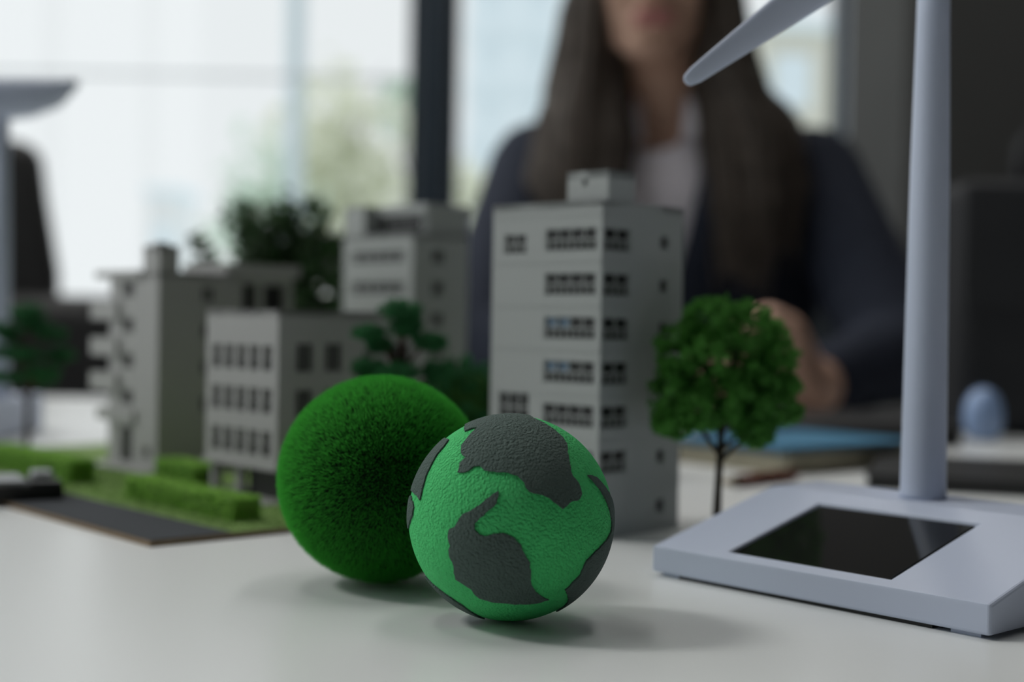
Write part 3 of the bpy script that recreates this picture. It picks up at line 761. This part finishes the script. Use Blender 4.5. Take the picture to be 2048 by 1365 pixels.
# ================================================================== WIND TURBINES
def make_turbine(label, loc, rz, yaw, blade_angle):
    t = thing('wind_turbine_model', label, 'wind turbine', loc, rz, 'desk wind turbine models')
    W, D_, h0, h1, v1 = .134, .100, .0105, .0280, .069
    def zs(v): return h0 + (h1 - h0) * v / v1
    a0, a1, b0, b1 = .0310, .0960, .0055, .0580
    dp = .0022
    hs = MB()
    f0 = .0012
    hs.add([(0, 0, f0), (W, 0, f0), (W, 0, h0), (0, 0, h0)], [(0, 1, 2, 3)])
    hs.add([(0, 0, f0), (0, 0, h0), (0, v1, h1), (0, D_, h1), (0, D_, f0)], [(0, 1, 2, 3, 4)])
    hs.add([(W, 0, f0), (W, 0, h0), (W, v1, h1), (W, D_, h1), (W, D_, f0)], [(4, 3, 2, 1, 0)])
    hs.add([(0, D_, f0), (W, D_, f0), (W, D_, h1), (0, D_, h1)], [(3, 2, 1, 0)])
    hs.add([(0, 0, f0), (W, 0, f0), (W, D_, f0), (0, D_, f0)], [(3, 2, 1, 0)])
    hs.add([(0, v1, h1), (W, v1, h1), (W, D_, h1), (0, D_, h1)], [(0, 1, 2, 3)])
    O = [(0, 0, zs(0)), (W, 0, zs(0)), (W, v1, zs(v1)), (0, v1, zs(v1))]
    I = [(a0, b0, zs(b0)), (a1, b0, zs(b0)), (a1, b1, zs(b1)), (a0, b1, zs(b1))]
    J = [(x, y, z - dp) for x, y, z in I]
    hs.add(O + I, [(0, 1, 5, 4), (1, 2, 6, 5), (2, 3, 7, 6), (3, 0, 4, 7)])
    hs.add(I + J, [(0, 1, 5, 4), (1, 2, 6, 5), (2, 3, 7, 6), (3, 0, 4, 7), (4, 5, 6, 7)])
    me = hs.mesh('base'); bm = bmesh.new(); bm.from_mesh(me)
    bmesh.ops.remove_doubles(bm, verts=bm.verts, dist=1e-6); bmesh.ops.recalc_face_normals(bm, faces=bm.faces); bm.to_mesh(me); bm.free()
    base = link('base', me, M_plastic, t, False, .0011, 3)
    MB().box(.012, W - .020, .0015, D_ - .0015, 0.0, f0).build('bottom_plate', M_black, base)
    for xx in (.004, W - .004 - .010): MB().box(xx, xx + .010, .002, D_ - .002, 0, f0 + .0002).build('foot', M_plastic, base)
    g = .0006
    pn = MB(); q = [(a0 + g, b0 + g), (a1 - g, b0 + g), (a1 - g, b1 - g), (a0 + g, b1 - g)]
    pn.add([(x, y, zs(y) - dp + .0001) for x, y in q] + [(x, y, zs(y) - .0007) for x, y in q], [(3, 2, 1, 0), (4, 5, 6, 7), (0, 1, 5, 4), (1, 2, 6, 5), (2, 3, 7, 6), (3, 0, 4, 7)])
    pn.build('solar_panel', M_solar, t, bevel=.0009, seg=3)
    tx_, ty_ = .0575, .0850; HZ = .250
    MB().lathe([(.0085, h1), (.0084, h1 + .002), (.0071, .150), (.0060, .205), (.0057, HZ - .004)], 40, (tx_, ty_, 0)).build('tower', M_plastic, t, True)
    # the head: nacelle, hub and three blades, turned by yaw
    cy_, sy_ = math.cos(yaw), math.sin(yaw)
    def hd(p): return (tx_ + p[0] * cy_ - p[1] * sy_, ty_ + p[0] * sy_ + p[1] * cy_, HZ + p[2])
    rs = []
    for y, w, zb, zt in ((-.020, .0080, -.0085, .0085), (-.016, .0105, -.0115, .0110), (.000, .0115, -.0175, .0125), (.022, .0110, -.0145, .0128), (.042, .0090, -.0065, .0128), (.052, .0070, .0045, .0130), (.0555, .0055, .0095, .0130)):
        rs.append([hd((w * (abs(math.cos(a)) ** .6) * (1 if math.cos(a) > 0 else -1), y, (zb + zt) / 2 + (zt - zb) / 2 * (abs(math.sin(a)) ** .6) * (1 if math.sin(a) > 0 else -1))) for a in [2 * math.pi * k / 28 for k in range(28)]])
    MB().rings(rs).build('nacelle', M_plastic, t, True)
    hub = MB(); rs = []
    for y, r in ((-.021, .0088), (-.026, .0098), (-.032, .0088), (-.037, .0058), (-.039, .0015)):
        rs.append([hd((r * math.cos(a), y, r * math.sin(a))) for a in [2 * math.pi * k / 28 for k in range(28)]])
    hub.rings(rs).build('hub', M_plastic, t, True)
    for k in range(3):
        th = blade_angle + k * 2 * math.pi / 3; ux, uz = math.cos(th), math.sin(th); wx, wz = -uz, ux
        rs = []
        for s, ch, off in ((.006, .0032, 0), (.014, .0036, 0), (.024, .0072, .0010), (.036, .0086, .0014), (.055, .0078, .0012), (.080, .0060, .0006), (.105, .0040, .0), (.116, .0031, -.0002), (.1195, .0022, -.0003), (.1205, .0010, -.0003)):
            pitch = .45 - 2.6 * s
            ring = []
            for a in [2 * math.pi * j / 16 for j in range(16)]:
                e = ch * math.cos(a); n_ = ch * .36 * math.sin(a)
                e, n_ = e * math.cos(pitch) - n_ * math.sin(pitch), e * math.sin(pitch) + n_ * math.cos(pitch)
                ring.append(hd((ux * s + wx * (e + off), -.029 + n_, uz * s + wz * (e + off))))
            rs.append(ring)
        MB().rings(rs).build('blade', M_plastic, t, True)
    return t
ba = -48.35
make_turbine('large grey wind turbine with black solar panel in its base, in front on the table', (.052, .5142, T), R(ba), R(48.35), R(180 + 38.3))
ll = (-.379, 1.05); la = R(-90)
lx = ll[0] - (.0575 * math.cos(la) - .085 * math.sin(la)); ly = ll[1] - (.0575 * math.sin(la) + .085 * math.cos(la))
make_turbine('grey wind turbine with its nacelle cut by the left picture edge', (lx, ly, T), la, R(0), R(100))

# ================================================================== SMALLER THINGS ON THE TABLE
fx = thing('flat_box', 'flat black box with a pale grey lid lying across the dark road strip', 'box', (-.2115, .6745, ZB + .0002), R(27 + 90))
MB().box(0, .036, 0, .062, 0, .0072).build('body', M_black, fx, bevel=.0007)
MB().box(.002, .035, .0165, .0605, .0072, .0094).build('lid', M_grille, fx, bevel=.0006)
MB().box(.0005, .012, .0006, .0155, .0072, .0086).build('clip', M_black, fx, bevel=.0006)
MB().box(.020, .033, .0015, .0110, .0072, .0112).build('switch', M_grille, fx, bevel=.001)

def slabbook(name, label, cat, loc, rz, w, d, h, cover, pages, group=None):
    t = thing(name, label, cat, loc, R(rz), group)
    MB().box(0, w, 0, d, 0, .0012).build('back_cover', cover, t); MB().box(0, w, 0, d, h - .0012, h).build('front_cover', cover, t)
    MB().box(.0015, w - .0015, .0015, d - .003, .0012, h - .0012).build('pages', pages, t)
    MB().box(0, w, d - .0025, d, .0012, h - .0012).build('spine', cover, t)
    return t
slabbook('book', 'thick tan book lying under the blue folder', 'book', (.168, .862, T), 38, .132, .098, .0130, M_tancover, M_paper)
bf = thing('folder', 'light blue folder lying on the tan book', 'folder', (.166, .860, T + .0132), R(38.5))
MB().box(0, .136, 0, .102, 0, .0009).build('back_cover', M_blue, bf); MB().box(.004, .132, .004, .098, .0009, .0026).build('papers', M_paper, bf)
MB().box(0, .136, 0, .102, .0026, .0036).build('front_cover', M_blue, bf)
tbk = slabbook('notebook', 'black notebook lying behind the large turbine base', 'notebook', (.2000, .800, T), -18, .21, .14, .0085, M_black, M_terracotta)
pn = thing('pen', 'short red-brown pen lying in front of the tan book', 'pen', (.1175, .788, T + .0036), R(44))
def xtube(x0, x1, r0, r1): return MB().tube([(x0, 0, 0), (x1, 0, 0)], [r0, r1], 14)
xtube(.014, .045, .0034, .0034).build('barrel', M_pen, pn, True); xtube(0, .014, .0010, .0033).build('tip', M_gold, pn, True); xtube(.045, .070, .0036, .0032).build('cap', M_pen, pn, True)
MB().box(.047, .066, -.0008, .0008, .0034, .0048).build('clip', M_gold, pn)
po = thing('glass_ornament', 'pale blue oval glass ornament in front of the black bag', 'ornament', (.3867, 1.163, T))
MB().lathe([(.008, 0), (.0135, .004), (.0160, .013), (.0163, .022), (.0145, .032), (.0105, .039), (.005, .0428), (.0005, .0438)], 28).build('egg', M_paleblue, po, True)
MB().lathe([(.0095, 0), (.0100, .0012), (.0090, .0022)], 24).build('foot', M_steel, po, True)
lt = thing('laptop', 'closed black laptop lying between the blue folder and the clasped hands', 'laptop', (.150, 1.085, T), R(0))
MB().box(0, .195, 0, .185, .0015, .0105).build('body', M_black, lt, bevel=.002)
MB().box(0, .195, 0, .185, .0108, .0170).build('lid', M_black, lt, bevel=.002)
MB().box(.02, .175, .178, .186, .0085, .0130).build('hinge', M_black, lt, bevel=.001)
for xx in (.012, .175):
    for yy in (.012, .165): MB().box(xx, xx + .008, yy, yy + .008, 0, .0016).build('foot', M_tyre, lt)
hb_ = thing('handbag', 'black leather handbag standing on the right end of the table', 'bag', (.545, 1.268, T))
MB().box(-.17, .17, -.06, .06, 0, .22).build('body', M_bag, hb_, True, bevel=.022, seg=4)
MB().box(-.165, .165, -.066, -.058, .11, .215).build('flap', M_bag, hb_, True, bevel=.004)
for yy in (-.03, .03):
    MB().tube([(-.09, yy, .19), (-.085, yy, .26), (-.05, yy, .315), (0, yy, .33), (.05, yy, .315), (.085, yy, .26), (.09, yy, .19)], .006, 10).build('handle', M_bag, hb_, True)
MB().box(-.014, .014, -.071, -.065, .10, .125).build('clasp', M_steel, hb_, bevel=.002)

# ================================================================== THE SEATED WOMAN AND HER CHAIR
oc = thing('office_chair', 'black office chair the woman sits on', 'office chair', (.195, 1.80, 0))
MB().box(-.23, .23, -.24, .22, .42, .47).build('seat', M_leather, oc, True, bevel=.02, seg=3)
MB().box(-.20, .20, .21, .27, .55, .98).build('backrest', M_leather, oc, True, bevel=.025, seg=3)
MB().tube([(0, .20, .42), (0, .29, .47), (0, .285, .62)], [.02, .02, .016], 10).build('back_bracket', M_black, oc, True)
MB().lathe([(.03, .10), (.03, .25), (.02, .25), (.02, .42)], 16).build('gas_lift', M_steel, oc, True)
for k in range(5):
    a = k * 2 * math.pi / 5 + .3
    lg = MB().tube([(0, 0, .11), (.14 * math.cos(a), .14 * math.sin(a), .095), (.27 * math.cos(a), .27 * math.sin(a), .07)], [.025, .02, .014], 8).build('leg', M_black, oc, True)
    w = MB(); ca, sa = math.cos(a), math.sin(a)
    w.rings([[(.27 * ca - sa * q + ca * .028 * math.cos(b), .27 * sa + ca * q + sa * .028 * math.cos(b), .028 + .028 * math.sin(b)) for b in [2 * math.pi * j / 14 for j in range(14)]] for q in (-.015, .015)])
    w.build('caster', M_tyre, lg)

wm = thing('person', 'seated woman with long brown hair, navy blazer and pale blouse, hands clasped', 'person', (0, 0, 0))
def head(p):                              # head inclined a little down and to her right
    k = min(1.0, max(0.0, (p[2] - 1.08) / 0.08)); k = k * k * (3 - 2 * k)
    return (p[0] - .013 * k, p[1] - .004 * k, p[2] - .021 * k)
TOR = [(.47, .195, 1.775, .165, .125), (.55, .195, 1.77, .165, .122), (.64, .194, 1.755, .145, .108), (.73, .193, 1.735, .132, .098), (.84, .192, 1.715, .146, .106), (.93, .191, 1.700, .168, .112),
       (.99, .190, 1.692, .178, .102), (1.035, .189, 1.687, .168, .085), (1.065, .187, 1.683, .120, .070), (1.085, .186, 1.680, .070, .060)]
def tor(z):
    if z <= TOR[0][0]: return TOR[0][1:]
    for a, b in zip(TOR, TOR[1:]):
        if z <= b[0]:
            k = (z - a[0]) / (b[0] - a[0]); return [p + (q - p) * k for p, q in zip(a[1:], b[1:])]
    return TOR[-1][1:]
def tp(th, z, off):
    cx, cy, rx, ry = tor(z)
    return (cx + (rx + off) * math.sin(th), cy - (ry + off) * math.cos(th), z)
SH = {1: (.352, 1.690, 1.020), -1: (.028, 1.690, 1.020)}
EL = {1: (.410, 1.500, .812), -1: (-.035, 1.500, .812)}
WR = {1: (.281, 1.345, .783), -1: (.190, 1.345, .783)}
body = MB()
rs = []
for i in range(20):
    z = .47 + (1.085 - .47) * i / 19
    rs.append([tp(2 * math.pi * k / 32, z, -.006) for k in range(32)])
body.rings(rs)
body.capsule((.187, 1.680, 1.03), (.176, 1.655, 1.17), .052, .049)
body.ball((.168, 1.648, 1.275), (.072, .090, .094), 24, 18)
body.ball((.164, 1.608, 1.222), (.056, .056, .070), 24, 18)
body.ball((.162, 1.600, 1.255), (.060, .056, .060), 24, 18)
body.capsule((.158, 1.577, 1.166), (.158, 1.590, 1.185), .017, .026)
for s in (-1, 1):
    body.capsule((.164 + s * .053, 1.63, 1.205), (.160 + s * .012, 1.578, 1.168), .018, .016)
    body.ball((.162 + s * .034, 1.575, 1.228), (.020, .018, .022))
    body.ball((.167 + s * .072, 1.650, 1.240), (.008, .018, .031))
    body.capsule((.158 + s * .007, 1.545, 1.221), (.158 + s * .009, 1.550, 1.223), .0075, .007)
body.capsule((.160, 1.552, 1.268), (.158, 1.540, 1.227), .008, .010)
body.ball((.160, 1.556, 1.193), (.024, .014, .016))
body.warp(head)
for s in (-1, 1):
    body.capsule((.19 + s * .09, 1.69, 1.035), SH[s], .050, .048)
    body.capsule(SH[s], EL[s], .045, .036); body.capsule(EL[s], WR[s], .036, .0265)
    w = Vector(WR[s]); k = Vector((.2355 + s * .020, 1.318, .840))          # palm from the wrist up to the knuckles
    for q in range(4):
        dy = Vector((0, (q - 1.5) * .0175, 0)); kn = k + dy + Vector((0, 0, -.0025 * abs(q - 1.2)))
        body.capsule(w + dy * .75 + Vector((0, -.006, .004)), kn, .0175, .0125)
        dz = Vector((0, s * .0045, 0)); ln = (1.0, 1.08, 1.03, .84)[q]
        a = kn + Vector((-s * .020 * ln, -.002, .013)) + dz; b = a + Vector((-s * .020 * ln, -.002, -.010)); c = b + Vector((-s * .006 * ln, 0, -.020 * ln))
        body.capsule(kn, a, .0098, .0088); body.capsule(a, b, .0088, .0080); body.capsule(b, c, .0080, .0068)
    t0 = w + Vector((-s * .012, -.030, .022)); t1 = t0 + Vector((-s * .012, -.012, .026)); t2 = t1 + Vector((-s * .016, -.001, .018))
    body.capsule(w + Vector((0, -.010, .006)), t0, .0150, .0125); body.capsule(t0, t1, .0118, .0102); body.capsule(t1, t2, .0100, .0078)
    hp = (.195 + s * .09, 1.74, .545); kn = (.195 + s * .10, 1.34, .545); an = (.195 + s * .09, 1.40, .10)
    body.capsule(hp, kn, .080, .058); body.capsule(kn, an, .055, .038); body.capsule((an[0], an[1] + .03, .055), (an[0], an[1] - .14, .035), .038, .030)
bo = link('body', remeshed(body, .0038, 5), M_skin, wm, True)
# face details
for zz, rr, yy in ((1.1965, .0048, 1.5435), (1.1885, .0055, 1.5440)):
    MB().tube([(.160 + x, yy + 5.5 * x * x, zz + (.0015 if abs(x) in (.008,) and zz > 1.19 else 0)) for x in (-.024, -.016, -.008, 0, .008, .016, .024)], [.0015, rr * .75, rr, rr * .95, rr, rr * .75, .0015], 10).warp(head).build('lip', M_lip, wm, True)
for s in (-1, 1):
    ex, ey, ez = .161 + s * .030, 1.5600, 1.259
    e = MB().ball((ex, ey, ez), .0115, 18, 14).warp(head).build('eye', M_eye, wm, True)
    MB().ball((ex - s * .0005, ey - .0085, ez - .0008), (.0058, .0038, .0058), 14, 10).warp(head).build('iris', M_iris, e, True)
    lid = MB(); rs_ = []
    for k in range(7):                                   # upper lid, half closed
        ph = R(14 + 70 * k / 6)
        rs_.append([(ex + .0122 * math.sin(la_) * math.cos(ph), ey - .0122 * math.cos(la_) * math.cos(ph), ez + .0122 * math.sin(ph)) for la_ in [R(-85 + 170 * q / 12) for q in range(13)]])
    lid.rings(rs_, False, False, False)
    ld = lid.warp(head).build('eyelid', M_skin, wm, True); sd = ld.modifiers.new('lid', 'SOLIDIFY'); sd.thickness = .0012
    MB().tube([(ex + x, ey - .0118 + 22 * x * x, ez - .0062 + 14 * x * x) for x in (-.013, -.0065, 0, .0065, .013)], [.0010, .0018, .0022, .0018, .0010], 8).warp(head).build('lower_eyelid', M_skin, wm, True)
    MB().tube([(.161 + s * .014, 1.5465, 1.2785), (.161 + s * .030, 1.5475, 1.2830), (.161 + s * .046, 1.5560, 1.2785)], [.0020, .0026, .0010], 8).warp(head).build('eyebrow', M_hair, wm, True)
# blouse: full shell with a V neckline
def shell_mesh(tha, thb, z0, ztop, off, nth, nz):
    mb = MB(); g = []
    for i in range(nz + 1):
        row = []
        for j in range(nth + 1):
            u = j / nth; t = i / nz
            a, b = tha(t), thb(t); th = a + (b - a) * u
            z = z0 + (ztop(th) - z0) * t
            row.append(len(mb.v)); mb.v.append(tp(th, z, off(th, z)))
        g.append(row)
    for i in range(nz):
        for j in range(nth): mb.f.append((g[i][j], g[i][j + 1], g[i + 1][j + 1], g[i + 1][j]))
    return mb
TH0 = -.20
bl = shell_mesh(lambda t: -math.pi, lambda t: math.pi, .60, lambda th: 1.068 - .034 * math.exp(-((th - TH0) / .30) ** 2), lambda th, z: .005 + .002 * math.sin(th * 9 + z * 20), 72, 40).build('blouse', M_blouse, wm, True)
sd = bl.modifiers.new('cloth', 'SOLIDIFY'); sd.thickness = .0015; sd.offset = 1
for pts, wd in ((((.205, 1.628, 1.105), (.208, 1.606, 1.085), (.192, 1.592, 1.048)), .016), (((.135, 1.632, 1.100), (.128, 1.610, 1.080), (.138, 1.594, 1.046)), .014), (((.205, 1.628, 1.105), (.185, 1.700, 1.125), (.135, 1.632, 1.100)), .014)):
    MB().tube(pts, [wd, wd * 1.1, wd * .4], 10, sq=.28, up=(0, -1, .4)).build('collar', M_blouse, wm, True)
# blazer: open front shell with lapels, two sleeves
gap = lambda t: .02 + .50 * max(0, (t - .42) / .58) ** 1.1
bz = shell_mesh(lambda t: TH0 + gap(t) * .75, lambda t: TH0 + 2 * math.pi - gap(t) * 1.25, .52, lambda th: 1.082, lambda th, z: .017 + (.004 if z < .7 else 0), 84, 44).build('blazer', M_navy, wm, True)
sd = bz.modifiers.new('cloth', 'SOLIDIFY'); sd.thickness = .005; sd.offset = 1
for sgn, fac in ((1, .75), (-1, 1.25)):
    rows = []
    for i in range(15):
        t = .44 + .54 * i / 14; z = .52 + (1.082 - .52) * t; th = TH0 + sgn * gap(t) * fac
        wd_ = .30 * math.sin(math.pi * min(1, .12 + .9 * i / 14)) ** .7
        rows.append([tp(th + sgn * wd_ * k / 4 - sgn * .02, z, .026 + .004 * math.sin(math.pi * k / 4)) for k in range(5)])
    mb = MB(); mb.rings(rows, False, False, False); lp_ = mb.build('lapel', M_navy, wm, True)
    sd = lp_.modifiers.new('cloth', 'SOLIDIFY'); sd.thickness = .004
for s in (-1, 1):
    sl = MB()
    sl.capsule((.19 + s * .10, 1.692, 1.020), (SH[s][0], SH[s][1], SH[s][2] - .004), .060, .060)
    sl.capsule(SH[s], EL[s], .060, .053); e, w = Vector(EL[s]), Vector(WR[s]); q = e.lerp(w, .80)
    sl.capsule(e, q, .052, .036)
    for k in range(3):
        p = Vector(SH[s]).lerp(e, .75 + .1 * k); sl.ball(p, (.060, .060, .022))
    for v_ in range(len(sl.v)):                                             # the sleeve rests on the table top
        x_, y_, z_ = sl.v[v_]
        if y_ < 1.56 and z_ < T + .004: sl.v[v_] = (x_, y_, T + .004)
    link('sleeve', remeshed(sl, .006, 8), M_navy, wm, True)
tr_ = MB()
for s in (-1, 1):
    hp = (.195 + s * .09, 1.76, .560); kn = (.195 + s * .10, 1.34, .552); an = (.195 + s * .09, 1.40, .13)
    tr_.capsule(hp, kn, .092, .070); tr_.capsule(kn, an, .068, .056)
tr_.ball((.195, 1.775, .572), (.185, .135, .10))
link('trousers', remeshed(tr_, .008, 6), M_black_cloth, wm, True)
for s in (-1, 1):
    MB().capsule((.195 + s * .09, 1.43, .050), (.195 + s * .09, 1.25, .038), .046, .036).build('shoe', M_black, wm, True)
# hair: scalp and long locks over both shoulders
hr = MB()
hr.ball((.168, 1.668, 1.290), (.086, .092, .098), 24, 18); hr.ball((.168, 1.700, 1.22), (.080, .062, .10), 20, 14)
for s in (-1, 1):
    hr.capsule((.172, 1.585, 1.352), (.168 + s * .050, 1.592, 1.322), .014, .015); hr.capsule((.168 + s * .050, 1.592, 1.322), (.168 + s * .068, 1.612, 1.262), .015, .014)
hr.ball((.168, 1.635, 1.335), (.072, .066, .052), 20, 14)
hr.capsule((.168, 1.728, 1.22), (.180, 1.765, 1.00), .065, .050)
LOCK = {-1: [((.112, 1.615, 1.325), (.098, 1.612, 1.240), (.088, 1.605, 1.150), (.066, 1.585, 1.065), (.058, 1.570, .980), (.066, 1.566, .900)),
             ((.104, 1.625, 1.31), (.100, 1.628, 1.23), (.106, 1.618, 1.14), (.102, 1.590, 1.050), (.096, 1.572, .970), (.092, 1.562, .905)),
             ((.106, 1.66, 1.31), (.088, 1.665, 1.22), (.072, 1.660, 1.13), (.055, 1.62, 1.075), (.040, 1.590, 1.000), (.050, 1.578, .930))],
        1: [((.224, 1.615, 1.325), (.240, 1.612, 1.240), (.250, 1.605, 1.150), (.268, 1.585, 1.065), (.272, 1.570, .980), (.262, 1.566, .900)),
            ((.232, 1.625, 1.31), (.238, 1.628, 1.23), (.236, 1.618, 1.14), (.236, 1.590, 1.050), (.238, 1.572, .970), (.240, 1.562, .905)),
            ((.230, 1.66, 1.31), (.252, 1.665, 1.22), (.272, 1.660, 1.13), (.292, 1.62, 1.075), (.302, 1.590, 1.000), (.292, 1.578, .930))]}
for s in (-1, 1):
    for lk in LOCK[s]:
        rr = (.016, .024, .027, .028, .025, .012)
        for a, b, r0, r1 in zip(lk, lk[1:], rr, rr[1:]): hr.capsule(a, b, r0, r1)
hm = remeshed(hr.warp(head), .006, 6)
ho = link('hair', hm, M_hair, wm, True)
sm = MB()
for s in (-1, 1):
    for lk in LOCK[s]:
        for k in range(26):
            a = r_.uniform(0, 6.28); pts = []
            for i, p in enumerate(lk):
                rr = (.017, .026, .029, .030, .028, .020)[i]
                aa = a + i * .12 + r_.uniform(-.16, .16); rr *= r_.uniform(.90, 1.06); pts.append((p[0] + rr * math.cos(aa), p[1] + rr * math.sin(aa), p[2] - (.03 * r_.random() if i == 5 else 0)))
            sm.tube(pts, [.0022, .0024, .0024, .0022, .0018, .0008], 5)
sm.warp(head).build('strands', M_hair, ho, True, fix=False)
